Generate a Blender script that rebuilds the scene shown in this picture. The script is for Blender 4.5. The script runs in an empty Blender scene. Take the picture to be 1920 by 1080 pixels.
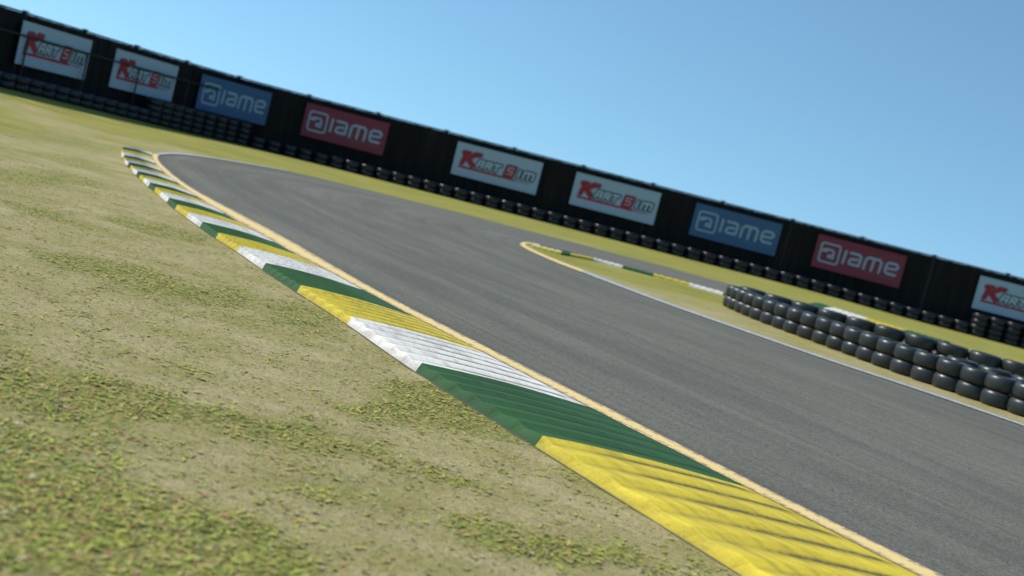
import bpy, math, random
from mathutils import Vector, Matrix, noise
random.seed(7)
scene = bpy.context.scene
COL = scene.collection
R_ = math.radians

# ------------------------------------------------------------------ helpers
def smooth(a, b, x):
    t = min(1.0, max(0.0, (x-a)/(b-a))); return t*t*(3-2*t)

def gz(x, y):
    """gentle rise of the ground on the far left, gentle fall on the far right"""
    z = 0.21*smooth(10.8, 15.0, -x)*smooth(20.0, 28.0, y)
    z -= 0.10*smooth(9.0, 14.5, x)*smooth(34.0, 39.0, y)
    return z

def link(name, me, mats, parent=None):
    o = bpy.data.objects.new(name, me); COL.objects.link(o)
    for m in (mats if isinstance(mats, (list, tuple)) else [mats]):
        me.materials.append(m)
    if parent: o.parent = parent
    return o

def mesh(name, V, F, mi=None, smooth_shade=False):
    me = bpy.data.meshes.new(name); me.from_pydata([tuple(v) for v in V], [], F); me.update()
    if mi: me.polygons.foreach_set('material_index', mi)
    if smooth_shade: me.polygons.foreach_set('use_smooth', [True]*len(F))
    return me

def tag(o, label=None, cat=None, group=None, kind=None):
    if label: o['label'] = label
    if cat: o['category'] = cat
    if group: o['group'] = group
    if kind: o['kind'] = kind
    return o

def empty(name, loc):
    o = bpy.data.objects.new(name, None); COL.objects.link(o); o.location = loc; o.empty_display_size = .2
    return o

def resample(P, n):
    P = [Vector(p) for p in P]; d = [0]
    for a, b in zip(P, P[1:]): d.append(d[-1]+(b-a).length)
    out = []; j = 0
    for i in range(n):
        s = d[-1]*i/(n-1)
        while j < len(P)-2 and d[j+1] < s: j += 1
        t = (s-d[j])/max(1e-9, d[j+1]-d[j]); out.append(P[j].lerp(P[j+1], t))
    return out

def catmull(P, k=6):
    P = [Vector(p) for p in P]; out = []
    for i in range(len(P)-1):
        p0 = P[max(i-1, 0)]; p1 = P[i]; p2 = P[i+1]; p3 = P[min(i+2, len(P)-1)]
        for j in range(k):
            t = j/k
            out.append(.5*((2*p1)+(p2-p0)*t+(2*p0-5*p1+4*p2-p3)*t*t+(3*p1-p0-3*p2+p3)*t**3))
    out.append(P[-1]); return out

# ------------------------------------------------------------------ materials
class NT:
    def __init__(s, name):
        s.m = bpy.data.materials.new(name); s.m.use_nodes = True
        s.t = s.m.node_tree; s.n = s.t.nodes; s.l = s.t.links
        s.b = s.n['Principled BSDF']
    def node(s, typ, **kw):
        n = s.n.new(typ)
        for k, v in kw.items(): setattr(n, k, v)
        return n
    def pos(s): return s.node('ShaderNodeNewGeometry').outputs['Position']
    def mapping(s, vec, scale, rot=(0, 0, 0)):
        n = s.node('ShaderNodeMapping'); n.inputs['Scale'].default_value = scale; n.inputs['Rotation'].default_value = rot
        s.l.new(vec, n.inputs['Vector']); return n.outputs[0]
    def noise(s, vec, scale, detail=4, rough=.6, dist=0):
        n = s.node('ShaderNodeTexNoise'); n.inputs['Scale'].default_value = scale
        n.inputs['Detail'].default_value = detail; n.inputs['Roughness'].default_value = rough; n.inputs['Distortion'].default_value = dist
        s.l.new(vec, n.inputs['Vector']); return n.outputs['Fac']
    def vor(s, vec, scale, out='Distance'):
        n = s.node('ShaderNodeTexVoronoi'); n.inputs['Scale'].default_value = scale
        s.l.new(vec, n.inputs['Vector']); return n.outputs[out]
    def ramp(s, fac, stops):
        n = s.node('ShaderNodeValToRGB'); e = n.color_ramp.elements
        while len(e) < len(stops): e.new(.5)
        for el, (p, c) in zip(e, stops):
            el.position = p; el.color = (c, c, c, 1) if isinstance(c, (int, float)) else (*c, 1)
        s.l.new(fac, n.inputs[0]); return n.outputs[0]
    def mix(s, fac, a, b, mode='MIX'):
        n = s.node('ShaderNodeMix', data_type='RGBA', blend_type=mode)
        for v, i in ((fac, 0), (a, 6), (b, 7)):
            if hasattr(v, 'links') or hasattr(v, 'is_linked'): s.l.new(v, n.inputs[i])
            else: n.inputs[i].default_value = v if i == 0 else (*v, 1)
        return n.outputs[2]
    def math(s, op, a, b=0.0, clamp=False):
        n = s.node('ShaderNodeMath', operation=op, use_clamp=clamp)
        for v, i in ((a, 0), (b, 1)):
            if isinstance(v, (int, float)): n.inputs[i].default_value = v
            else: s.l.new(v, n.inputs[i])
        return n.outputs[0]
    def attr(s, name): return s.node('ShaderNodeAttribute', attribute_name=name).outputs['Fac']
    def bump(s, h, strength, dist):
        n = s.node('ShaderNodeBump'); n.inputs['Strength'].default_value = strength; n.inputs['Distance'].default_value = dist
        s.l.new(h, n.inputs['Height']); s.l.new(n.outputs[0], s.b.inputs['Normal'])
    def done(s, col, rough=.8, spec=.3):
        if isinstance(col, tuple): s.b.inputs['Base Color'].default_value = (*col, 1)
        else: s.l.new(col, s.b.inputs['Base Color'])
        if isinstance(rough, (int, float)): s.b.inputs['Roughness'].default_value = rough
        else: s.l.new(rough, s.b.inputs['Roughness'])
        s.b.inputs['Specular IOR Level'].default_value = spec
        return s.m

def mat_ground():
    t = NT('turf'); p = t.pos()
    big = t.noise(t.mapping(p, (.5, .28, .5)), 1.0, 5, .6); mott = t.noise(t.mapping(p, (1.0, 1.5, 1), (0, 0, .3)), 1.7, 6, .68)
    mid = t.noise(t.mapping(p, (1.0, .8, 1)), 2.2, 5, .65)
    fine = t.noise(p, 26, 6, .7); grit = t.noise(p, 120, 4, .75)
    dirt = t.ramp(fine, [(.25, (.255, .215, .088)), (.5, (.425, .355, .178)), (.78, (.545, .478, .245))])
    dirt = t.mix(t.ramp(grit, [(.36, 1.0), (.5, 0.0)]), dirt, (.120, .112, .048))
    dirt = t.mix(t.ramp(grit, [(.56, 0.0), (.70, .8)]), dirt, (.46, .43, .27))
    dirt = t.mix(t.ramp(mott, [(.36, .65), (.52, 0.0)]), dirt, (.265, .245, .075))
    dirt = t.mix(t.ramp(mott, [(.52, 0.0), (.72, .55)]), dirt, (.490, .440, .250))
    leaf = t.node('ShaderNodeTexVoronoi'); leaf.inputs['Scale'].default_value = 55
    t.l.new(t.mapping(p, (1, .6, 1), (0, 0, .5)), leaf.inputs['Vector'])
    sep = t.node('ShaderNodeSeparateColor'); t.l.new(leaf.outputs['Color'], sep.inputs[0])
    green = t.ramp(sep.outputs[0], [(0, (.105, .125, .034)), (.3, (.165, .188, .050)), (.6, (.245, .260, .075)), (.8, (.330, .315, .110)), (.97, (.36, .22, .09))])
    olive = t.ramp(t.noise(t.mapping(p, (.35, 1.1, 1)), 1.3, 5, .62), [(.3, (.205, .198, .040)), (.5, (.285, .268, .062)), (.72, (.385, .350, .112))])
    olive = t.mix(t.ramp(fine, [(.3, .45), (.6, 0.0)]), olive, (.14, .15, .035))
    g = t.attr('green'); f = t.attr('far')
    mm = t.math('ADD', t.math('MULTIPLY', g, 1.25), t.math('MULTIPLY', t.math('SUBTRACT', mid, .5), 2.4))
    mm = t.math('ADD', mm, t.math('MULTIPLY', t.math('SUBTRACT', fine, .5), .9))
    mask = t.ramp(mm, [(.05, 0.0), (1.1, .85)])
    col = t.mix(mask, dirt, green)
    ff = t.math('ADD', f, t.math('MULTIPLY', t.math('SUBTRACT', big, .5), 1.1))
    col = t.mix(t.ramp(ff, [(.38, 0.0), (.66, 1.0)]), col, olive)
    h = t.math('ADD', t.math('MULTIPLY', fine, .7), t.math('MULTIPLY', grit, .5))
    t.bump(h, .8, .014)
    return t.done(col, .95, .08)

def mat_asphalt():
    t = NT('asphalt'); p = t.pos(); uv = t.node('ShaderNodeUVMap', uv_map='UVMap').outputs[0]
    blotch = t.noise(t.mapping(uv, (.22, .9, 1)), 1.4, 5, .62)
    streak = t.noise(t.mapping(uv, (.05, 5.0, 1)), 1.5, 5, .65, .3)
    line = t.noise(t.mapping(uv, (.03, 2.0, 1)), 1.0, 3, .5)
    fine = t.noise(p, 60, 5, .8); grain = t.noise(p, 170, 4, .85)
    stone = t.vor(p, 95, 'Color'); sc = t.node('ShaderNodeSeparateColor'); t.l.new(stone, sc.inputs[0])
    base = t.ramp(blotch, [(.32, (.120, .120, .096)), (.5, (.158, .157, .126)), (.68, (.194, .191, .153))])
    base = t.mix(t.ramp(streak, [(.36, .42), (.5, 0.0)]), base, (.095, .096, .084))
    base = t.mix(t.ramp(streak, [(.56, 0.0), (.72, .35)]), base, (.245, .243, .205))
    base = t.mix(t.ramp(line, [(.38, .4), (.52, 0.0)]), base, (.098, .098, .088))
    wear = t.noise(t.mapping(uv, (.10, .5, 1)), 2.6, 6, .72, .6)
    base = t.mix(t.ramp(wear, [(.34, .45), (.46, 0.0)]), base, (.105, .104, .098))
    base = t.mix(t.ramp(fine, [(.36, .75), (.5, 0.0)]), base, (.072, .076, .072))
    base = t.mix(t.ramp(sc.outputs[0], [(.74, 0.0), (.98, .35)]), base, (.30, .302, .275))
    base = t.mix(t.ramp(sc.outputs[1], [(.72, 0.0), (.95, .6)]), base, (.055, .058, .056))
    base = t.mix(t.ramp(grain, [(.58, 0.0), (.70, .6)]), base, (.36, .362, .33))
    base = t.mix(t.ramp(grain, [(.30, .7), (.42, 0.0)]), base, (.050, .053, .050))
    t.bump(t.math('ADD', grain, fine), .6, .005)
    return t.done(base, .92, .1)

def mat_paint(name, col, dark, wear=.5, chips=(.57, .70)):
    t = NT(name); p = t.pos()
    n1 = t.noise(p, 3.2, 5, .65); n2 = t.noise(t.mapping(p, (1, 1, 1)), 30, 5, .75); n3 = t.noise(p, 110, 3, .7)
    c = t.mix(t.ramp(n1, [(.34, wear*1.1), (.62, 0.0)]), col, tuple(.72*a+.28*b for a, b in zip(col, dark)))
    c = t.mix(t.ramp(n2, [(.3, wear*.55), (.5, 0.0)]), c, tuple(.60*a+.40*b for a, b in zip(col, dark)))
    mp = t.mapping(t.mapping(p, (1, 1, 1), (0, 0, -.56)), (9, .9, 1))
    scuff = t.noise(mp, 2.0, 5, .7)
    c = t.mix(t.ramp(scuff, [(.46, 0.0), (.68, .7)]), c, tuple(.35*a+.65*b for a, b in zip(col, dark)))
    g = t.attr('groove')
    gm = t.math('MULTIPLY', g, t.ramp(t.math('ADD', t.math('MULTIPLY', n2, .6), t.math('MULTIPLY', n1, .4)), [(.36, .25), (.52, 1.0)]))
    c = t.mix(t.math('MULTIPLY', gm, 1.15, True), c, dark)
    c = t.mix(t.ramp(n3, [(chips[0], 0.0), (chips[1], .5)]), c, dark)
    t.bump(t.math('ADD', n2, n3), .35, .004)
    return t.done(c, .75, .25)

def mat_line(name, col, under, amt):
    t = NT(name); p = t.pos()
    n2 = t.noise(p, 22, 6, .75); n1 = t.noise(p, 2.6, 4, .6); n3 = t.noise(p, 150, 3, .75)
    c = t.mix(t.ramp(n1, [(.3, .35), (.6, 0.0)]), col, tuple(.8*a+.2*b for a, b in zip(col, under)))
    e = t.attr('edge')
    k = t.math('ADD', t.math('MULTIPLY', n2, .65), t.math('MULTIPLY', n3, .35))
    k = t.math('ADD', k, t.math('MULTIPLY', e, .20))
    c = t.mix(t.ramp(k, [(.66-amt, 0.0), (.72-amt, .85)]), c, under)
    return t.done(c, .7, .3)

def mat_rubber(name, base, rough, spec):
    t = NT(name); p = t.pos()
    oi = t.node('ShaderNodeObjectInfo').outputs['Random']
    n = t.noise(p, 7, 5, .7); f = t.noise(p, 60, 4, .7)
    c = t.mix(t.ramp(n, [(.35, 0.0), (.75, .75)]), base, tuple(b*2.2+.004 for b in base))
    c = t.mix(t.math('MULTIPLY', oi, .6), c, tuple(b*1.9 for b in base))
    r = t.ramp(f, [(.3, rough-.1), (.7, rough+.15)])
    t.bump(f, .15, .003)
    return t.done(c, r, spec)

def mat_fence():
    t = NT('fence_boards'); p = t.pos()
    n = t.noise(t.mapping(p, (4.0, 4.0, .25)), 1.3, 5, .7); f = t.noise(t.mapping(p, (14, 14, 1.2)), 2, 4, .7)
    c = t.ramp(n, [(.3, (.006, .006, .006)), (.55, (.013, .012, .011)), (.78, (.030, .024, .020))])
    c = t.mix(t.ramp(f, [(.35, .5), (.55, 0.0)]), c, (.006, .006, .007))
    return t.done(c, .85, .2)

def mat_plain(name, col, rough=.6, spec=.3, var=.25):
    t = NT(name); p = t.pos(); n = t.noise(p, 3.0, 5, .7)
    c = t.mix(t.ramp(n, [(.35, var), (.65, 0.0)]), col, tuple(.62*a for a in col))
    return t.done(c, rough, spec)

M_ground = mat_ground(); M_asph = mat_asphalt()
M_yel = mat_paint('kerb_yellow', (.68, .535, .040), (.075, .065, .030))
M_wht = mat_paint('kerb_white', (.80, .775, .71), (.10, .095, .085), .35)
M_grn = mat_paint('kerb_green', (.026, .108, .026), (.018, .034, .022), .6, (.60, .74))
M_side = mat_plain('kerb_side', (.13, .12, .085), .9, .1)
M_cream = mat_line('line_cream', (.76, .56, .23), (.20, .165, .13), .055)
M_white = mat_line('line_white', (.50, .50, .48), (.20, .20, .19), .12)
M_tyre = mat_rubber('tyre_rubber', (.015, .0175, .0175), .36, .42)
M_tyre2 = mat_rubber('wall_tyre_rubber', (.007, .008, .011), .30, .40)
M_fence = mat_fence(); M_post = mat_plain('post_metal', (.016, .016, .017), .6, .3)
M_rail = mat_plain('rail_metal', (.012, .012, .013), .5, .4)
M_bw = mat_plain('board_white', (.360, .460, .540), .55, .3, .10)
M_bb = mat_plain('board_blue', (.048, .120, .240), .55, .3, .12)
M_br = mat_plain('board_red', (.21, .036, .058), .55, .3, .12)
M_lr = mat_plain('print_red', (.38, .022, .040), .55, .3, .1)
M_ld = mat_plain('print_teal', (.050, .095, .125), .55, .3, .1)
M_ll = mat_plain('print_pale', (.44, .52, .55), .55, .3, .05)
M_lb = mat_plain('print_pale_blue', (.27, .38, .47), .55, .3, .05)
M_lf = mat_plain('print_faint', (.19, .08, .10), .55, .3, .05)
M_lf2 = mat_plain('print_faint_blue', (.07, .14, .25), .55, .3, .05)

# ------------------------------------------------------------------ plan of the circuit (metres, camera foot = origin, +Y ahead)
KL = [(0.27, 5.306), (-0.384, 6.406), (-0.926, 7.447), (-1.42, 8.324), (-1.84, 9.082), (-2.216, 9.804), (-2.55, 10.385), (-2.856, 10.971), (-3.147, 11.537), (-3.42, 12.07), (-3.665, 12.59), (-3.911, 13.117), (-4.12, 13.58), (-4.325, 14.0), (-4.549, 14.494), (-4.735, 14.90), (-4.90, 15.28), (-5.121, 15.775), (-5.29, 16.19), (-5.44, 16.52), (-5.657, 17.025), (-5.86, 17.56), (-5.99, 17.92), (-6.27, 18.655), (-6.551, 19.448), (-6.715, 19.964), (-6.829, 20.377)]
KR = [(1.263, 5.545), (0.565, 6.638), (-0.075, 7.657), (-0.621, 8.53), (-1.101, 9.329), (-1.519, 10.044), (-1.903, 10.664), (-2.226, 11.254), (-2.54, 11.83), (-2.845, 12.36), (-3.133, 12.90), (-3.41, 13.43), (-3.645, 13.882), (-3.85, 14.30), (-4.085, 14.784), (-4.32, 15.30), (-4.52, 15.74), (-4.766, 16.293), (-4.97, 16.75), (-5.145, 17.16), (-5.38, 17.73), (-5.585, 18.25), (-5.73, 18.62), (-5.978, 19.323), (-6.285, 20.217), (-6.474, 20.767), (-6.674, 21.362)]
KL = [(3.22, .49), (2.51, 1.62), (1.80, 2.75), (1.10, 3.91)] + KL
KR = [(4.27, .88), (3.56, 1.97), (2.85, 3.07), (2.13, 4.18)] + KR
CO = [(4.96, 0.1), (4.24, 1.25), (3.53, 2.37), (2.72, 3.62), (1.948, 4.828), (1.469, 5.53), (0.763, 6.683), (-0.109, 8.065), (-0.964, 9.495), (-1.644, 10.85), (-2.36, 12.25), (-3.13, 13.56), (-4.02, 15.094), (-4.74, 16.6), (-5.274, 17.871), (-5.776, 19.108), (-6.149, 20.156), (-6.389, 20.899), (-6.52, 21.35)]
CI = [(4.79, 0.02)] + [(x+.015, y+.01) for x, y in KR[1:]][:0]
WO = [(-6.60, 21.30), (-6.777, 22.186), (-6.92, 23.368), (-6.955, 24.327), (-6.87, 25.245), (-6.65, 26.4), (-6.33, 27.80), (-5.85, 29.05)]
WI = [(-6.47, 21.15), (-6.60, 22.0), (-6.71, 22.9), (-6.74, 23.8), (-6.67, 24.8), (-6.49, 25.9), (-6.19, 27.3), (-5.74, 28.7)]
TO = [(7.6, 6.6), (6.9, 8.5), (6.2, 10.3), (5.45, 11.7), (4.95, 12.5), (4.367, 13.25), (3.734, 13.95), (3.047, 14.921), (2.119, 16.35), (1.54, 17.5), (1.199, 18.2), (0.965, 18.75), (0.667, 19.344), (0.50, 19.78), (0.315, 20.364), (0.17, 20.87), (0.04, 21.4), (-0.046, 21.98), (-0.067, 22.7), (-0.03, 23.45), (0.07, 24.0), (0.30, 24.4)]
TI = [(7.74, 6.7), (7.04, 8.6), (6.34, 10.4), (5.58, 11.85), (5.08, 12.75), (4.48, 13.55), (3.84, 14.28), (3.14, 15.33), (2.20, 16.85), (1.62, 18.1), (1.27, 18.95), (1.03, 19.55), (0.71, 20.2), (0.55, 20.65), (0.36, 21.2), (0.21, 21.8), (0.12, 22.25), (0.06, 22.6), (0.045, 22.95), (0.06, 23.25), (0.13, 23.6), (0.32, 23.85)]
FE = [(-6.93, 24.2), (-6.82, 25.5), (-6.55, 26.8), (-6.2, 28.0), (-5.7, 29.1), (-4.7, 29.75), (-3.3, 30.15), (-1.5, 30.4), (0.2, 30.35), (2.2, 30.05), (3.9, 29.6), (5.5, 29.35), (6.85, 29.5), (7.16, 29.05), (7.70, 27.90), (8.37, 27.0), (9.08, 26.4), (9.82, 25.68), (10.6, 24.85), (12.5, 22.0), (15.5, 18.0), (19, 13)]
IKF = [(0.19, 23.75), (0.78, 24.1), (0.947, 24.15), (1.45, 24.5), (2.04, 24.55), (2.675, 24.5), (3.40, 24.40), (4.07, 24.15), (4.75, 23.75), (5.4, 23.2)]
IKN = [(0.19, 22.4), (0.71, 22.45), (0.894, 22.75), (1.36, 23.25), (1.925, 23.25), (2.53, 23.2), (3.22, 23.10), (3.83, 22.85), (4.4, 22.5), (4.98, 21.98)]
FKo = [(7.45, 30.0), (7.66, 29.4), (8.22, 28.2), (8.86, 27.30), (9.5, 26.6)]
FKi = [(x-.40, y-.31) for x, y in FKo]

# ------------------------------------------------------------------ ground sheet
PATCH = [(-1.25, 4.3, 0.55, 0.30, 1.0), (-.95, 3.0, 0.60, 0.36, 1.0), (-0.12, 5.50, 0.24, 0.42, .95), (-2.06, 7.1, 0.36, 0.42, .8), (0.42, 3.80, 0.24, 0.16, .8),
         (-4.72, 11.34, 0.32, 1.3, .75), (-3.53, 8.98, 0.35, 0.22, .7), (-1.15, 7.35, 0.2, 0.5, .6), (-2.91, 9.99, 0.28, 0.3, .55), (-1.2, 3.45, 0.22, 0.16, .8),
         (-3.2, 6.2, .5, .3, .6), (-.3, 4.35, .3, .12, .45), (-5.6, 14.6, .5, .8, .55), (-7.4, 18.5, .7, 1.6, .8), (.1, 2.6, .3, .2, .7), (-6.5, 9, 1, 1.4, .8), (-4, 4.6, .8, .8, .9), (-3.0, 2.2, .9, .8, .9), (1.0, 1.6, .5, .6, .8)]
def green(x, y):
    w = .30*noise.noise(Vector((x*1.7, y*1.7, 3.1))); w2 = .30*noise.noise(Vector((x*1.7, y*1.7, 9.7)))
    g = 0
    for cx, cy, a, b, k in PATCH:
        d = ((x+w*1.2-cx)/a)**2+((y+w2*1.8-cy)/b)**2
        g = max(g, k*(1-smooth(.0, 3.6, d)))
    n = noise.fractal(Vector((x*.9, y*.9, 0)), .8, 2.1, 4)
    return max(0, min(1, g+.30*n+.08))
def far(x, y):
    f = smooth(21.5, 27.5, y+.25*x+1.2*noise.noise(Vector((x*.4, y*.4, 5)))) 
    f = max(f, .62*smooth(5.5, 9, -x)*smooth(11, 17, y)+.5*noise.noise(Vector((x*.5, y*.35, 40)))*smooth(9, 14, y))
    if x > 4 and y < 22: f = max(f, .6)
    return f
def ground():
    def axis(parts):
        out = []
        for a, b, s in parts:
            n = max(1, round((b-a)/s)); out += [a+(b-a)*i/n for i in range(n)]
        return out+[parts[-1][1]]
    xs = axis([(-900, -100, 200), (-100, -24, 19), (-24, -8, .8), (-8, -4, .25), (-4, 2.5, .06), (2.5, 8, .5), (8, 24, 1), (24, 100, 19), (100, 900, 200)])
    ys = axis([(-300, -20, 70), (-20, 1.2, 2), (1.2, 9, .06), (9, 20, .25), (20, 50, .8), (50, 120, 14), (120, 1500, 230)])
    V = []; G = []; Fr = []
    for y in ys:
        for x in xs:
            near = -4.2 < x < 2.7 and 1 < y < 9.1
            micro = .012*noise.noise(Vector((x*5, y*5, 0))) if near else 0
            V.append((x, y, gz(x, y)-.007+micro*.6)); G.append(green(x, y)); Fr.append(far(x, y))
    nx = len(xs); F = [(j*nx+i, j*nx+i+1, (j+1)*nx+i+1, (j+1)*nx+i) for j in range(len(ys)-1) for i in range(nx-1)]
    me = mesh('ground', V, F, smooth_shade=True)
    for nm, dat in (('green', G), ('far', Fr)):
        at = me.attributes.new(nm, 'FLOAT', 'POINT'); at.data.foreach_set('value', dat)
    return tag(link('ground', me, M_ground), kind='structure')
ground()

# ------------------------------------------------------------------ track
outer = [Vector((p[0]+.02, p[1])) for p in KR[:-1]] + [Vector(p) for p in [(-6.66, 21.6), (-6.82, 22.5), (-6.92, 23.4)]] + [Vector(p) for p in FE]
outer = catmull([(6.9, -3.2), (5.5, -1.0)] + outer, 3)
inner = catmull([(9.6, -1), (8.8, 2.5)] + TO + [(0.8, 24.55), (1.45, 24.6), (2.04, 24.65), (2.675, 24.6), (3.40, 24.50), (4.07, 24.25), (4.75, 23.85), (5.4, 23.3), (7.2, 21.6), (9.5, 18.6), (12, 14.5), (14, 10)], 3)
def asphalt(n=260, m=10):
    # pair stations by progress along each border, keyed at the hairpin tip
    io = min(range(len(outer)), key=lambda i: (outer[i]-Vector((-6.93, 24.2))).length)
    ii = min(range(len(inner)), key=lambda i: (inner[i]-Vector((-.067, 22.7))).length)
    A = resample(outer[:io+1], n//2)[:-1]+resample(outer[io:], n//2+1); B_ = resample(inner[:ii+1], n//2)[:-1]+resample(inner[ii:], n//2+1)
    V = []; uv = []; s = 0
    for k, (a, b) in enumerate(zip(A, B_)):
        if k: s += ((a+b)/2-(A[k-1]+B_[k-1])/2).length
        w = (a-b).length
        for j in range(m+1):
            p = a.lerp(b, j/m); V.append((p.x, p.y, .006)); uv.append((s, 6.5*j/m))
    F = [(k*(m+1)+j, (k+1)*(m+1)+j, (k+1)*(m+1)+j+1, k*(m+1)+j+1) for k in range(len(A)-1) for j in range(m)]
    me = mesh('track', V, F); ul = me.uv_layers.new(name='UVMap')
    for lp in me.loops: ul.data[lp.index].uv = uv[lp.vertex_index]
    me.update()
    o = link('track_asphalt', me, M_asph); tag(o, kind='structure')
    # orient up
    if me.polygons[5].normal.z < 0: me.flip_normals()
asphalt()

def infield():
    P = [Vector(p) for p in TI] + [Vector((x, y-.03)) for x, y in IKF[1:]] + [Vector(p) for p in [(7.1, 21.4), (9.3, 18.4), (11.8, 14.3), (13.8, 9.8)]]
    P = [Vector((9.7, -1)), Vector((8.92, 2.55))] + P
    a = resample(P[:24], 90); b = resample(list(reversed(P[23:])), 90)
    V = []; m = 26; G = []; Fr = []
    for p, q in zip(a, b):
        for j in range(m+1):
            r = p.lerp(q, j/m); V.append((r.x, r.y, .010+.05*math.sin(math.pi*j/m)*min(1, (p-q).length/4)*0))
            t = j/m
            G.append(.35*(1-abs(2*t-1))); 
            Fr.append(min(1, .38+.35*t+.45*smooth(19, 21.5, r.y)))
    F = [(k*(m+1)+j, (k+1)*(m+1)+j, (k+1)*(m+1)+j+1, k*(m+1)+j+1) for k in range(89) for j in range(m)]
    me = mesh('infield', V, F)
    for nm, dat in (('green', G), ('far', Fr)):
        at = me.attributes.new(nm, 'FLOAT', 'POINT'); at.data.foreach_set('value', dat)
    if sum(p.normal.z for p in me.polygons) < 0: me.flip_normals()
    tag(link('infield_ground', me, M_ground), kind='structure')
infield()

def ribbon(name, A, B_, mat, z, n=200, m=4, wob=.006):
    A = resample(catmull(A), n); B_ = resample(catmull(B_), n); V = []; E = []
    for k, (a, b) in enumerate(zip(A, B_)):
        da = wob*noise.noise(Vector((k*.37, 0, z*100))); 
        for j in range(m+1):
            p = a.lerp(b, j/m+ (da/max(.02, (a-b).length) if j in (0, m) else 0)); V.append((p.x, p.y, z)); E.append(abs(2*j/m-1))
    F = [(k*(m+1)+j, (k+1)*(m+1)+j, (k+1)*(m+1)+j+1, k*(m+1)+j+1) for k in range(n-1) for j in range(m)]
    me = mesh(name, V, F); at = me.attributes.new('edge', 'FLOAT', 'POINT'); at.data.foreach_set('value', E)
    if sum(p.normal.z for p in me.polygons) < 0: me.flip_normals()
    o = link(name, me, mat); tag(o, kind='structure'); return o
CO = [Vector(p).lerp(min(resample(KR, 400), key=lambda q: (q-Vector(p)).length), .18) for p in CO[:-2]]+CO[-2:]
# inner side of the cream line follows the kerb's asphalt side
cream_in = [Vector((KR[i][0]-.004, KR[i][1]-.003)) for i in range(len(KR))]
cream_in = [Vector((4.83, .03))] + cream_in[1:]
ribbon('line_cream', CO, [Vector((4.80, 0.0)), Vector((4.09, 1.14))] + [Vector(v) for v in cream_in[1:-1]] + [Vector((-6.60, 21.25))], M_cream, .014, 300)
ribbon('line_white', WO, WI, M_white, .018, 80)
ti_a = TO; ti_b = TI
ribbon('line_white', TO[:12], TI[:12], M_white, .014, 160)
ribbon('line_cream', TO[11:], TI[11:], M_cream, .014, 120)

# ------------------------------------------------------------------ kerbs
def kerb(name, A, B_, cols, label, ridges=6, hgt=.036, amp=.014, ns=6, nt=14, chamfer=.028, mats=None):
    """A = grass side, B_ = asphalt side stations; cols[i] between station i and i+1"""
    # subdivide the stations smoothly
    k = ridges*ns
    a = catmull(A, k); b = catmull(B_, k)
    V = []; F = []; MI = []; GR = []
    for i, (p, q) in enumerate(zip(a, b)):
        ph = (i % ns)/ns                                   # phase in the saw tooth
        saw = (1-ph/.72) if ph < .72 else (ph-.72)/.28
        w = (p-q).length
        row = []
        for j in range(nt+1):
            t = j/nt*(1-chamfer)
            t = (1-chamfer)*(1-(1-j/nt)**1.25) if j < nt else 1-chamfer+.006*(saw-.5)
            z = hgt*(1-(1-min(1, t/.92))**2.0)*1.0
            am = amp*smooth(.06, .55, t)
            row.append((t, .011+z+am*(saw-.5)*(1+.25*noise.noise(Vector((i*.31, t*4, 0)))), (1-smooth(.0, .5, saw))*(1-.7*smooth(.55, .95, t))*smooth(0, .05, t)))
        row.append((1-chamfer+.006*(saw-.5)+.004, .011+hgt*.90+amp*(saw-.5), 0)); row.append((1.0, .001, .35)); row.append((1.004, -.03, 0))
        for t, z, g in row:
            r = q.lerp(p, t); V.append((r.x, r.y, z)); GR.append(g)
    m = nt+4
    for i in range(len(a)-1):
        c = cols[min(i//k, len(cols)-1)]
        for j in range(m-1):
            F.append((i*m+j, i*m+j+1, (i+1)*m+j+1, (i+1)*m+j)); MI.append(3 if j == m-2 else c)
    for i in (0, len(a)-1):      # close the ends
        base = len(V)
        for j in range(m): v = V[i*m+j]; V.append((v[0], v[1], -.03)); GR.append(.5)
        for j in range(m-1):
            F.append((i*m+j, base+j, base+j+1, i*m+j+1)); MI.append(cols[0 if i == 0 else -1])
    me = mesh(name, V, F, MI)
    at = me.attributes.new('groove', 'FLOAT', 'POINT'); at.data.foreach_set('value', GR)
    if sum(p.normal.z*p.area for p in me.polygons) < 0: me.flip_normals()
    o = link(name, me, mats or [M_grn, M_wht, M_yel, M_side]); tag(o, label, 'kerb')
    return o
ncol = []
for i in range(len(KL)-1):
    ncol.append((0, 1, 2)[(i-4) % 3])
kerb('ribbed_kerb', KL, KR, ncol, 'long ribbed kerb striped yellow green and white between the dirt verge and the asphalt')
# stripes of the infield kerb: white, then green yellow white green yellow white ...
IK = [1, 0, 2, 1, 0, 2, 1, 0, 2]
ko = kerb('ribbed_kerb', IKN, IKF, IK, 'short striped kerb at the tip of the grass infield running toward the tyre barrier', 5, .04, .004, 4, 10)
# the first block of that kerb is painted yellow on its grass half
me = ko.data
for p in me.polygons:
    i, = (p.vertices[0]//14,)
    if p.vertices[0] % 14 >= 7 and i < 20 and p.index < (len(me.polygons)-26): p.material_index = 2
kerb('ribbed_kerb', FKo, FKi, [0, 1, 2, 0], 'striped kerb on the outer edge of the far asphalt behind the infield tyres', 6, .06, .02, 4, 10)

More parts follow.
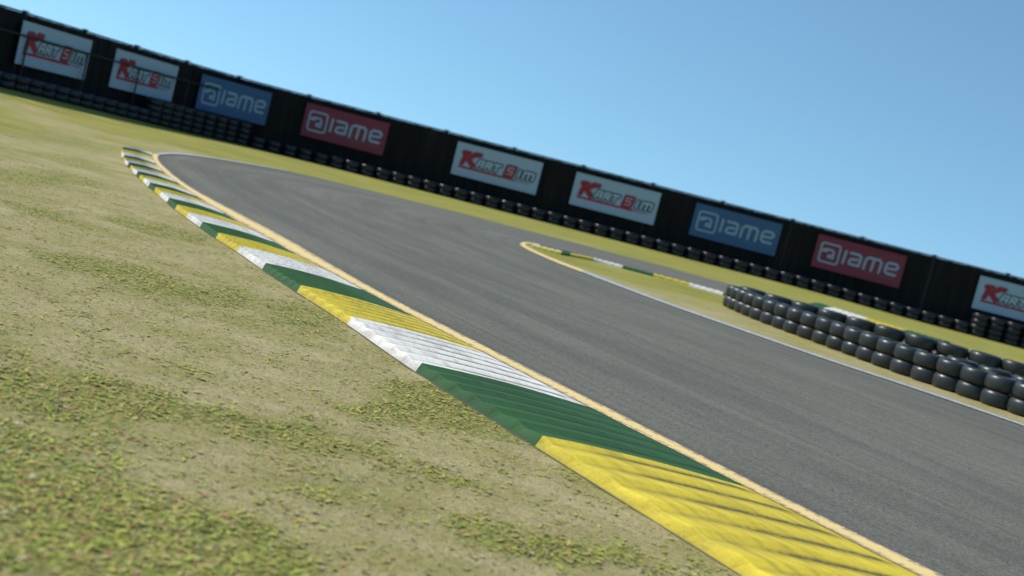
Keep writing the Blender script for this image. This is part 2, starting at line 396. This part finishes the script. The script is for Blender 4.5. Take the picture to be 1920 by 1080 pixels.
# ------------------------------------------------------------------ tyres
def tyre_mesh(name, R=.288, w=.18, hole=.17, seg=40):
    prof = []
    h = w/2
    # half-section from the bead out to the tread, lying on its side (axis = Z)
    pts = [(hole, -h*.52), (hole+.012, -h*.72), (hole+.04, -h*.93), (R-.055, -h*1.0), (R-.028, -h*.96), (R-.012, -h*.80), (R-.003, -h*.48), (R, 0),
           (R-.003, h*.48), (R-.012, h*.80), (R-.028, h*.96), (R-.055, h*1.0), (hole+.04, h*.93), (hole+.012, h*.72), (hole, h*.52),
           (hole+.012, h*.40), (R-.035, h*.70), (R-.02, 0), (R-.035, -h*.70), (hole+.012, -h*.40)]
    n = len(pts); V = []; F = []
    for k in range(seg):
        a = 2*math.pi*k/seg
        for r, z in pts: V.append((r*math.cos(a), r*math.sin(a), z+h))
    for k in range(seg):
        for j in range(n):
            F.append((k*n+j, ((k+1) % seg)*n+j, ((k+1) % seg)*n+(j+1) % n, k*n+(j+1) % n))
    return mesh(name, V, F, smooth_shade=True)
TY = tyre_mesh('tyre', .203, .172, .105); TY.materials.append(M_tyre)
TY3 = tyre_mesh('wide_tyre', .238, .178, .13); TY3.materials.append(M_tyre)
TY2 = tyre_mesh('wall_tyre', .285, .192, .17, 28); TY2.materials.append(M_tyre2)

def put_tyre(me, x, y, z, label, group):
    o = bpy.data.objects.new('tyre', me); COL.objects.link(o)
    o.location = (x+random.uniform(-.010, .010), y+random.uniform(-.010, .010), z)
    o.rotation_euler = (R_(random.uniform(-.6, .6)), R_(random.uniform(-.6, .6)), random.uniform(0, 6.28))
    tag(o, label, 'tyre', group)
    return o
ORD = ['first', 'second', 'third', 'fourth', 'fifth', 'sixth', 'seventh', 'eighth', 'ninth', 'tenth', 'eleventh', 'twelfth', 'thirteenth', 'fourteenth', 'fifteenth', 'sixteenth', 'seventeenth', 'eighteenth', 'nineteenth', 'twentieth', 'twenty-first', 'twenty-second', 'twenty-third', 'twenty-fourth']

# front row: contact points nearest the track, then the rear row and a short middle row
contact = [(3.47, 19.35), (3.50, 18.85), (3.60, 18.2), (3.72, 17.7), (3.88, 17.2), (4.08, 16.65), (4.28, 16.15), (4.45, 15.65), (4.62, 15.15), (4.80, 14.68), (5.00, 14.25), (5.22, 13.85), (5.45, 13.47), (5.70, 13.08), (5.97, 12.7), (6.22, 12.3), (6.45, 11.9)]
def row(P, step):
    L_ = sum((Vector(b)-Vector(a)).length for a, b in zip(P, P[1:]))
    return resample(catmull(P), int(L_/step)+1)
def stacks(ps, words, me=None, group='tyres stacked in the infield barrier'):
    for i, p in enumerate(ps):
        for k in range(2):
            put_tyre(me or TY, p.x, p.y, .012+k*(.173 if me is None else .18), f'{"top" if k else "bottom"} black tyre, {ORD[i]} stack from left in the {words}', group)
stacks([p+Vector((.04, .165)) for p in row(contact, .350)], 'track-side row of the infield barrier')
stacks(row([(3.84, 20.1), (4.17, 19.85), (4.56, 19.6), (4.98, 19.3), (5.42, 19.0), (5.88, 18.7), (6.40, 18.45), (6.95, 18.2), (7.55, 17.95), (8.15, 17.65), (8.7, 17.3)], .435), 'rear row of the infield barrier', TY3)
stacks([Vector(p) for p in [(5.62, 15.12), (5.93, 14.86), (6.24, 14.60), (6.56, 14.34), (6.9, 14.1)]], 'short middle row inside the infield barrier')

# ------------------------------------------------------------------ fence
H = 2.20
posts = [(-16.7, 22.7), (-16.2, 25.2), (-15.6, 27.7), (-14.95, 30.2), (-14.28, 32.7), (-13.59, 35.2), (-12.87, 37.6), (-12.0, 40.0), (-10.80, 42.2), (-8.50, 43.0), (-6.05, 43.2), (-3.58, 43.2), (-1.12, 43.2), (1.38, 43.2), (3.90, 43.2), (6.42, 43.2), (8.95, 43.2), (11.45, 43.15), (13.95, 42.85), (16.40, 42.4), (18.85, 41.9), (21.3, 41.3), (23.7, 40.6)]
posts = [Vector(p) for p in posts]
fence = empty('board_fence', (posts[8].x, posts[8].y, 0)); tag(fence, 'tall black fence of upright boards carrying the advertising boards behind the tyre wall', 'fence')
off = Vector((-fence.location.x, -fence.location.y, 0))
def boxes(V, F, c, ax, ay, sx, sy, z0, z1):
    """upright box: centre c, half sizes sx along ax, sy along ay"""
    b = len(V)
    for z in (z0, z1):
        for i, j in ((-1, -1), (1, -1), (1, 1), (-1, 1)):
            p = c+ax*sx*i+ay*sy*j; V.append((p.x, p.y, z))
    F += [(b, b+3, b+2, b+1), (b+4, b+5, b+6, b+7)]+[(b+i, b+(i+1) % 4, b+4+(i+1) % 4, b+4+i) for i in range(4)]
for a, b in zip(posts, posts[1:]):
    d = (b-a).normalized(); nrm = Vector((d.y, -d.x)); L_ = (b-a).length
    V = []; F = []; n = int(L_/.155)
    for k in range(n):
        s0 = L_*(k+.5)/n; c = a+d*s0+nrm*random.uniform(-.010, .014)
        zt = H-.03+random.uniform(-.004, .004)
        boxes(V, F, c, d, nrm, L_/n*.485, .011, gz(c.x, c.y)-.05, zt)
    c = (a+b)/2-nrm*.034
    boxes(V, F, c, d, nrm, L_/2-.045, .006, min(gz(a.x, a.y), gz(b.x, b.y))-.05, H-.05)
    me = mesh('panel', V, F); o = link('panel', me, M_fence, fence); o.location = off
    V = []; F = []
    boxes(V, F, (a+b)/2+nrm*.002, d, nrm, L_/2-.05, .038, H-.022, H+.018)
    o = link('capping', mesh('capping', V, F), M_post, fence); o.location = off
for i, p in enumerate(posts):
    d = (posts[min(i+1, len(posts)-1)]-posts[max(i-1, 0)]).normalized(); nrm = Vector((d.y, -d.x))
    V = []; F = []
    boxes(V, F, p-nrm*.045, d, nrm, .045, .05, gz(p.x, p.y)-.05, H+.03)
    boxes(V, F, p-nrm*.01, d, nrm, .085, .05, H+.031, H+.056)
    o = link('post', mesh('post', V, F), M_post, fence); o.location = off

# tyre wall in front of the fence
path = []
for i, p in enumerate(posts):
    d = (posts[min(i+1, len(posts)-1)]-posts[max(i-1, 0)]).normalized(); nrm = Vector((d.y, -d.x))
    path.append(p+nrm*.62)
BOARDS = [('leftmost white board', -.441, -.381), ('second white board', -.3592, -.3074), ('left blue board', -.2877, -.2277), ('left red board', -.198, -.1297), ('third white board', -.0717, -.0012),
          ('fourth white board', .0277, .0981), ('right blue board', .128, .200), ('right red board', .2303, .304), ('rightmost white board', .3667, .438)]
total = sum((b-a).length for a, b in zip(path[1:], path[2:]))
cols = resample(path[1:-1], int(total/.578)+1)
cnt = {}
for p in cols:
    q = p.x/p.y
    if q > .50: continue
    n = 4 if (-.320 < q < -.232 or q > .373) else 2
    reg = None
    for i, (nm, a, b) in enumerate(BOARDS):
        if a-.004 <= q <= b+.004: reg = 'below the '+nm; break
    if reg is None:
        if q < BOARDS[0][1]: reg = 'left of the '+BOARDS[0][0]
        elif q > BOARDS[-1][2]: reg = 'right of the '+BOARDS[-1][0]
        else:
            i = max(i for i in range(9) if BOARDS[i][2] < q); reg = f'between {BOARDS[i][0]} and {BOARDS[i+1][0]}'
    cnt.setdefault((reg, n), []).append(p)
for (reg, n), ps in cnt.items():
    for i, p in enumerate(ps):
        for k in range(n):
            lv = (('bottom', 'top') if n == 2 else ('bottom', 'second-lowest', 'third-lowest', 'top'))[k]
            kind = 'low' if n == 2 else 'tall'
            put_tyre(TY2, p.x, p.y, gz(p.x, p.y)+k*.192, f'{lv} tyre, {ORD[i]} {kind} stack from left {reg}', 'black tyres stacked along the fence')

# railing between the fence and the tyres on the left
rp = []
for i in range(1, 9):
    d = (posts[i+1]-posts[i-1]).normalized(); nrm = Vector((d.y, -d.x)); rp.append(posts[i]+nrm*.24)
rp = rp[:-1]+[Vector((-10.94, 41.2)), Vector((-10.42, 41.78))]
rail = empty('metal_railing', (rp[0].x, rp[0].y, 0)); tag(rail, 'thin black metal railing standing in front of the left advertising boards', 'railing')
ro = Vector((-rp[0].x, -rp[0].y, 0)); HR = 1.60
def tube(P, r, n=8):
    V = []; F = []
    for i, p in enumerate(P):
        t = (P[min(i+1, len(P)-1)]-P[max(i-1, 0)]).normalized()
        u = t.cross(Vector((0, 0, 1))); u = Vector((1, 0, 0)) if u.length < .1 else u.normalized(); w = t.cross(u)
        for k in range(n):
            a = 2*math.pi*k/n; V.append(p+u*math.cos(a)*r+w*math.sin(a)*r)
    for i in range(len(P)-1):
        for k in range(n): F.append((i*n+k, i*n+(k+1) % n, (i+1)*n+(k+1) % n, (i+1)*n+k))
    F.append(tuple(range(n))); F.append(tuple(range((len(P)-1)*n, len(P)*n)))
    return V, F
V, F = tube([Vector((p.x, p.y, HR)) for p in rp], .027)
o = link('top_rail', mesh('top_rail', V, F), M_rail, rail); o.location = ro
for p in rp[:-1]:
    V, F = tube([Vector((p.x, p.y, gz(p.x, p.y)-.02)), Vector((p.x, p.y, HR-.026))], .026)
    o = link('post', mesh('post', V, F), M_rail, rail); o.location = ro

# ------------------------------------------------------------------ advertising boards
def seg_d(px, py, ax, ay, bx, by):
    dx, dy = bx-ax, by-ay; L2 = dx*dx+dy*dy
    t = 0 if L2 == 0 else max(0, min(1, ((px-ax)*dx+(py-ay)*dy)/L2))
    return math.hypot(px-ax-t*dx, py-ay-t*dy)
def poly_d(px, py, pts):
    return min(seg_d(px, py, *pts[i], *pts[i+1]) for i in range(len(pts)-1))
def raster(W, Hh, nx, ny, fn, box):
    """colour index per cell -> merged rows of quads"""
    V = []; F = []; MI = []
    x0, z0, x1, z1 = box
    cx = (x1-x0)/nx; cz = (z1-z0)/ny
    for j in range(ny):
        run = None; i0 = 0
        for i in range(nx+1):
            c = fn(x0+(i+.5)*cx, z0+(j+.5)*cz) if i < nx else None
            if c != run:
                if run is not None:
                    b = len(V); xa, xb = x0+i0*cx, x0+i*cx; za, zb = z0+j*cz, z0+(j+1)*cz
                    V += [(xa, -.004, za), (xb, -.004, za), (xb, -.004, zb), (xa, -.004, zb)]
                    F.append((b, b+1, b+2, b+3)); MI.append(run)
                run = c; i0 = i
    return V, F, MI
BW, BH = 3.10, 1.15
# board coordinates: x 0..3.10, z 0..1.15
def shear(x, z, z0, k=.22): return x-(z-z0)*k
SMALL = {'A': [[(0, 0), (0, .62), (.14, 1), (.72, 1), (.72, 0)], [(0, .42), (.72, .42)]],
         'R': [[(0, 0), (0, 1), (.62, 1), (.70, .75), (.62, .5), (0, .5)], [(.30, .5), (.74, 0)]],
         'T': [[(0, 1), (.76, 1)], [(.38, 1), (.38, 0)]],
         'I': [[(.1, 0), (.1, 1)]],
         'M': [[(0, 0), (0, 1), (1.0, 1), (1.05, .85), (1.05, 0)], [(.52, 1), (.52, 0)]],
         'S': [[(.72, .96), (.08, .96), (.08, .52), (.70, .52), (.70, .04), (.02, .04)]]}
def only(fn, keep):
    def g(x, z):
        c = fn(x, z); return c if c is not None and keep(c, x, z) else None
    return g
def kart_fn():
    base = .47; hgt = .20
    letters = []
    def add(ch, x, w, h=hgt, z=base): letters.append((ch, x, w, h, z))
    add('A', .80, .235); add('R', 1.08, .235); add('T', 1.33, .27)
    add('I', 2.18, .16); add('M', 2.36, .30)
    K = [[(.30, .47), (.30, .82)], [(.36, .62), (.66, .83)], [(.42, .64), (.66, .46)], [(.22, .81), (.40, .81)], [(.58, .83), (.76, .83)]]
    def fn(x, z):
        x = (x-.16)/1.07+.16; z = (z-.60)/1.10+.60
        xs = shear(x, z, base)
        dS = min(0, 0)
        # small capitals
        d = 9
        for ch, lx, w, h, lz in letters:
            for st in SMALL[ch]:
                d = min(d, poly_d(xs, z, [(lx+a*w, lz+b*h) for a, b in st]))
        # K
        dk = min(poly_d(xs, z, s) for s in K)
        # red S block: rounded box 1.70..2.06
        qx = abs(xs-1.885)-.135; qz = abs(z-.585)-.14
        dbox = math.hypot(max(qx, 0), max(qz, 0))+min(max(qx, qz), 0)
        ds = poly_d(xs, z, [(1.98, .69), (1.80, .69), (1.80, .585), (1.97, .585), (1.97, .48), (1.79, .48)])
        if dk < .062: return 0
        if dbox < .035:
            return 3 if ds < .012 else 0
        if d < .033: return 2
        if dk < .086 or dbox < .066 or d < .080: return 1
        # underline, tapering, broken at its right end
        zc = .345; th = .036*(1-smooth(1.9, 2.75, x)*.75)
        if .20 < x < 2.12 and abs(z-zc) < th: return 0
        if 2.12 <= x < 2.62 and abs(z-zc) < .014: return 4
        return None
    return fn
def emblem(x, z):
    """rounded square with an 'a' whose top runs into its left side"""
    qx = abs(x-.52)-.24; qz = abs(z-.575)-.24
    d = math.hypot(max(qx, 0), max(qz, 0))+min(max(qx, qz), 0)
    if abs(d-.085) < .034: return 0
    a1 = poly_d(x, z, [(.30, .68), (.42, .71), (.58, .71), (.66, .64), (.66, .42)])
    a2 = poly_d(x, z, [(.66, .44), (.50, .44), (.49, .50), (.62, .54)])
    if d < .06 and (a1 < .036 or a2 < .034): return 0
    if x < .46 and z > .56 and d < .06 and z > .60+.9*(x-.28)**1.0*0 and abs(z-(.60+.35*(x-.22))) < .055: return 0
    return None
def iame_fn():
    ls = [[(1.03, .38), (1.03, .80)],
          [(1.20, .78), (1.50, .78), (1.58, .72), (1.58, .40), (1.28, .40), (1.22, .45), (1.26, .57), (1.48, .60)],
          [(1.76, .36), (1.76, .70), (1.84, .78), (2.22, .78), (2.30, .70), (2.30, .36)], [(2.03, .74), (2.03, .36)],
          [(2.86, .40), (2.56, .40), (2.48, .48), (2.48, .70), (2.56, .78), (2.80, .78), (2.88, .70), (2.84, .60), (2.56, .58)]]
    def fn(x, z):
        if x < .95: return emblem(x, z)
        xs = x-.06*(z-.4)
        if min(poly_d(xs, z, s) for s in ls) < .043: return 0
        if 1.75 < x < 2.92 and .235 < z < .275: return 1
        return None
    return fn
KB = (.12, .22, 2.99, .98); IB = (.16, .20, 2.96, .96)
def art(name, fn, nx, ny, box, mats):
    V, F, MI = raster(BW, BH, nx, ny, fn, box); me = mesh(name, V, F, MI)
    for m in mats: me.materials.append(m)
    return me
kf = kart_fn(); jf = iame_fn(); KM = (M_lr, M_ld, M_ll, M_ll, M_lr)
low = lambda c, x, z: z < (.345-.60)*1.10+.60+.06
ARTS = {'k': [('lettering', art('lettering', only(kf, lambda c, x, z: not low(c, x, z)), 340, 100, KB, KM)),
              ('underline', art('underline', only(kf, low), 340, 100, KB, KM))]}
for key, mf in (('r', M_lf), ('b', M_lf2)):
    ARTS[key] = [('emblem', art('emblem', only(jf, lambda c, x, z: x < .95), 300, 84, IB, (M_lb, mf))),
                 ('lettering', art('lettering', only(jf, lambda c, x, z: x >= .95 and c == 0), 300, 84, IB, (M_lb, mf))),
                 ('small_print', art('small_print', only(jf, lambda c, x, z: c == 1), 300, 84, IB, (M_lb, mf)))]
def board_mesh(mat):
    V = []; F = []
    x0, x1, z0, z1 = 0, BW, 0, BH
    V = [(x0, 0, z0), (x1, 0, z0), (x1, 0, z1), (x0, 0, z1), (x0, .025, z0), (x1, .025, z0), (x1, .025, z1), (x0, .025, z1)]
    F = [(0, 1, 2, 3), (5, 4, 7, 6), (0, 4, 5, 1), (1, 5, 6, 2), (2, 6, 7, 3), (3, 7, 4, 0)]
    me = mesh('panel', V, F); me.materials.append(mat); return me
PW, PB, PR = board_mesh(M_bw), board_mesh(M_bb), board_mesh(M_br)
def board(pa, pb, kind, label, w=None, z=.815):
    pa = Vector(pa); pb = Vector(pb); d = (pb-pa).normalized(); nrm = Vector((d.y, -d.x))
    o = empty('advertising_board', (pa.x+nrm.x*.075, pa.y+nrm.y*.075, z)); o.rotation_euler = (0, 0, math.atan2(d.y, d.x))
    o.scale = ((w or (pb-pa).length)/BW, 1, 1)
    tag(o, label, 'advertising board', 'advertising boards hung along the black fence')
    for nm, me in [('panel', {'k': PW, 'b': PB, 'r': PR}[kind])]+ARTS[kind]:
        c = bpy.data.objects.new(nm, me); COL.objects.link(c); c.parent = o
board((-14.24, 32.45), (-13.50, 35.45), 'k', 'leftmost white board with red K and red S block, behind the railing', z=.84)
board((-13.17, 36.6), (-12.17, 39.55), 'k', 'second white board from the left with dark and red lettering, behind the railing', z=.83)
board((-11.62, 40.50), (-9.72, 42.55), 'b', 'left blue board with pale lowercase lettering and rounded square emblem behind railing')
board((-8.50, 42.97), (-5.56, 43.17), 'r', 'left red board with pale lettering, between a blue and a white board')
board((-3.09, 43.17), (-.02, 43.17), 'k', 'third white board from the left, just right of the left red board')
board((1.19, 43.17), (4.24, 43.17), 'k', 'fourth white board from the left, just left of the right blue board')
board((5.52, 43.17), (8.62, 43.17), 'b', 'right blue board above the low tyres, between a white and a red board')
board((9.93, 43.14), (13.05, 42.95), 'r', 'right red board with pale lettering, above the left end of infield tyres')
board((15.55, 42.56), (18.6, 41.93), 'k', 'rightmost white board cut by the right edge, above tall tyre stacks', z=.80)

# ------------------------------------------------------------------ low leaves and blades in the turf near the camera
def turf_leaves():
    V = []; F = []; MI = []
    def leaf(x, y, z, ln, wd, yaw, tilt, mi, fold=.0):
        b = len(V); c, s = math.cos(yaw), math.sin(yaw); ct, st = math.cos(tilt), math.sin(tilt)
        for u, v, h in ((0, 0, 0), (.45, .5, .1), (1, 0, .0), (.45, -.5, .1)):
            dx = u*ln*ct; dy = v*wd; dz = u*ln*st+h*wd
            V.append((x+dx*c-dy*s, y+dx*s+dy*c, z+dz))
        F.append((b, b+1, b+2)); F.append((b, b+2, b+3)); MI.extend((mi, mi))
    def edge(y):
        for (ax, ay), (bx, by) in zip(KL, KL[1:]):
            if ay <= y <= by: return ax+(bx-ax)*(y-ay)/(by-ay)
        return -9
    def zg(x, y): return gz(x, y)-.007+.0072*noise.noise(Vector((x*5, y*5, 0)))
    # flat clover and weed leaves in broken patches
    n = 0
    while n < 58000:
        y = 1.9+8.5*random.random()**1.8; x = random.uniform(-.47*y-.4, 1.2)
        if x > edge(y)-.012: continue
        br = noise.fractal(Vector((x*5.5, y*4.0, 7)), .7, 2.2, 3)
        dens = smooth(.0, 1.25, green(x, y)*1.05+1.05*br)
        if random.random() > dens**1.25*.85+.06: continue
        z = zg(x, y)+.001; sc = .5+1.1*random.random()**1.8; r = random.random(); yaw = random.uniform(0, 6.28)
        if r < .40:
            mi = random.choice((0, 1, 1, 2, 2, 3)); leaf(x, y, z, .026*sc, .0036*sc, yaw, R_(random.uniform(2, 20)), mi)
        elif r < .72:
            mi = random.choice((0, 1, 1, 2, 3, 5))
            for k in range(3): leaf(x, y, z+.002*sc, .0082*sc, .0080*sc, yaw+k*2.09, R_(random.uniform(1, 9)), mi)
        elif r < .88:
            mi = random.choice((1, 2, 3)); leaf(x, y, z+.001, .028*sc, .012*sc, yaw, R_(random.uniform(2, 14)), mi)
        else:
            mi = random.choice((3, 4, 6, 6, 8, 9)); leaf(x, y, z+.002, .021*sc, .009*sc, yaw, R_(random.uniform(0, 12)), mi)
        n += 1
    # fine dry and green blades over the whole verge
    n = 0
    while n < 62000:
        y = 1.9+11.5*random.random()**1.5; x = random.uniform(-.47*y-.5, 1.3)
        if x > edge(y)-.008: continue
        g = green(x, y); d2 = .5+.5*noise.noise(Vector((x*2.3, y*2.3, 21)))
        if random.random() > .25+.75*d2: continue
        gr = random.random() < .16+.75*g
        mi = random.choice((1, 2, 2, 0)) if gr else random.choice((3, 4, 4, 3, 7, 7))
        sc = (.6+.8*random.random())*(1+.05*y)
        leaf(x, y, zg(x, y)-.001, .021*sc, .0022*sc*(1+.06*y), random.uniform(0, 6.28), R_(random.uniform(1, 24 if gr else 11)), mi)
        n += 1
    me = mesh('turf_leaves', V, F, MI)
    cols_ = [(.210, .255, .045), (.320, .375, .060), (.450, .440, .085), (.460, .400, .140), (.54, .47, .29), (.140, .170, .042), (.50, .270, .14), (.36, .29, .15), (.42, .17, .09), (.24, .17, .08)]
    mats = []
    for i, c in enumerate(cols_):
        t = NT('leaf_%d' % i); p = t.pos(); nn = t.noise(p, 9, 3, .6)
        m = t.done(t.mix(t.ramp(nn, [(.35, .5), (.65, 0.0)]), c, tuple(v*.6 for v in c)), .7, .2); mats.append(m)
    o = link('grass', me, mats); tag(o, 'short mixed grass, clover and dry leaves in patches on the verge', 'grass', kind='stuff')
turf_leaves()

# ------------------------------------------------------------------ light
SUN_EL = R_(44); SUN_AZ = math.atan2(-.955, .295)      # direction to the sun, clockwise from +Y
w = bpy.data.worlds.new('World'); scene.world = w; w.use_nodes = True
nt = w.node_tree; bg = nt.nodes['Background']
sky = nt.nodes.new('ShaderNodeTexSky'); sky.sky_type = 'NISHITA'; sky.sun_disc = False
sky.sun_elevation = SUN_EL; sky.sun_rotation = SUN_AZ; sky.air_density = 1.0; sky.dust_density = 0.0; sky.ozone_density = 2.0; sky.altitude = 0
tc = nt.nodes.new('ShaderNodeTexCoord'); vm = nt.nodes.new('ShaderNodeVectorMath'); vm.operation = 'ADD'; vm.inputs[1].default_value = (0, 0, .18)
vn = nt.nodes.new('ShaderNodeVectorMath'); vn.operation = 'NORMALIZE'       # keep the pale haze band of the horizon thin
nt.links.new(tc.outputs['Generated'], vm.inputs[0]); nt.links.new(vm.outputs[0], vn.inputs[0]); nt.links.new(vn.outputs[0], sky.inputs[0])
mu = nt.nodes.new('ShaderNodeMix'); mu.data_type = 'RGBA'; mu.blend_type = 'MULTIPLY'; mu.inputs[0].default_value = 1; mu.inputs[7].default_value = (.84, 1.06, 1.02, 1)
nt.links.new(sky.outputs[0], mu.inputs[6]); nt.links.new(mu.outputs[2], bg.inputs[0]); bg.inputs[1].default_value = .142
sl = bpy.data.lights.new('sun', 'SUN'); sl.energy = 4.6; sl.angle = R_(.55); sl.color = (1, .945, .85)
so = bpy.data.objects.new('sun', sl); COL.objects.link(so)
sd = Vector((math.sin(SUN_AZ)*math.cos(SUN_EL), math.cos(SUN_AZ)*math.cos(SUN_EL), math.sin(SUN_EL)))
so.rotation_euler = sd.to_track_quat('Z', 'Y').to_euler(); so.location = (0, 0, 30)

# ------------------------------------------------------------------ camera
cam = bpy.data.cameras.new('camera'); co = bpy.data.objects.new('camera', cam); COL.objects.link(co); scene.camera = co
cam.sensor_width = 36; cam.lens = 2300/1920*36; cam.clip_end = 5000; cam.clip_start = .05
pit = math.atan(195/2300); rol = R_(14.4)
fw = Vector((0, math.cos(pit), -math.sin(pit))); up0 = Vector((0, math.sin(pit), math.cos(pit))); rt0 = Vector((1, 0, 0))
rt = rt0*math.cos(rol)+up0*math.sin(rol); up = -rt0*math.sin(rol)+up0*math.cos(rol)
Mx = Matrix((rt, up, -fw)).transposed().to_4x4(); Mx.translation = Vector((0, 0, 1.1)); co.matrix_world = Mx
cam.dof.use_dof = True; cam.dof.focus_distance = 7.0; cam.dof.aperture_fstop = cam.lens/20

scene.view_settings.view_transform = 'Standard'; scene.view_settings.look = 'None'
scene.view_settings.exposure = 0.12; scene.view_settings.gamma = 1
scene.render.resolution_x = 1024; scene.render.resolution_y = 576
scene.render.engine = 'CYCLES'
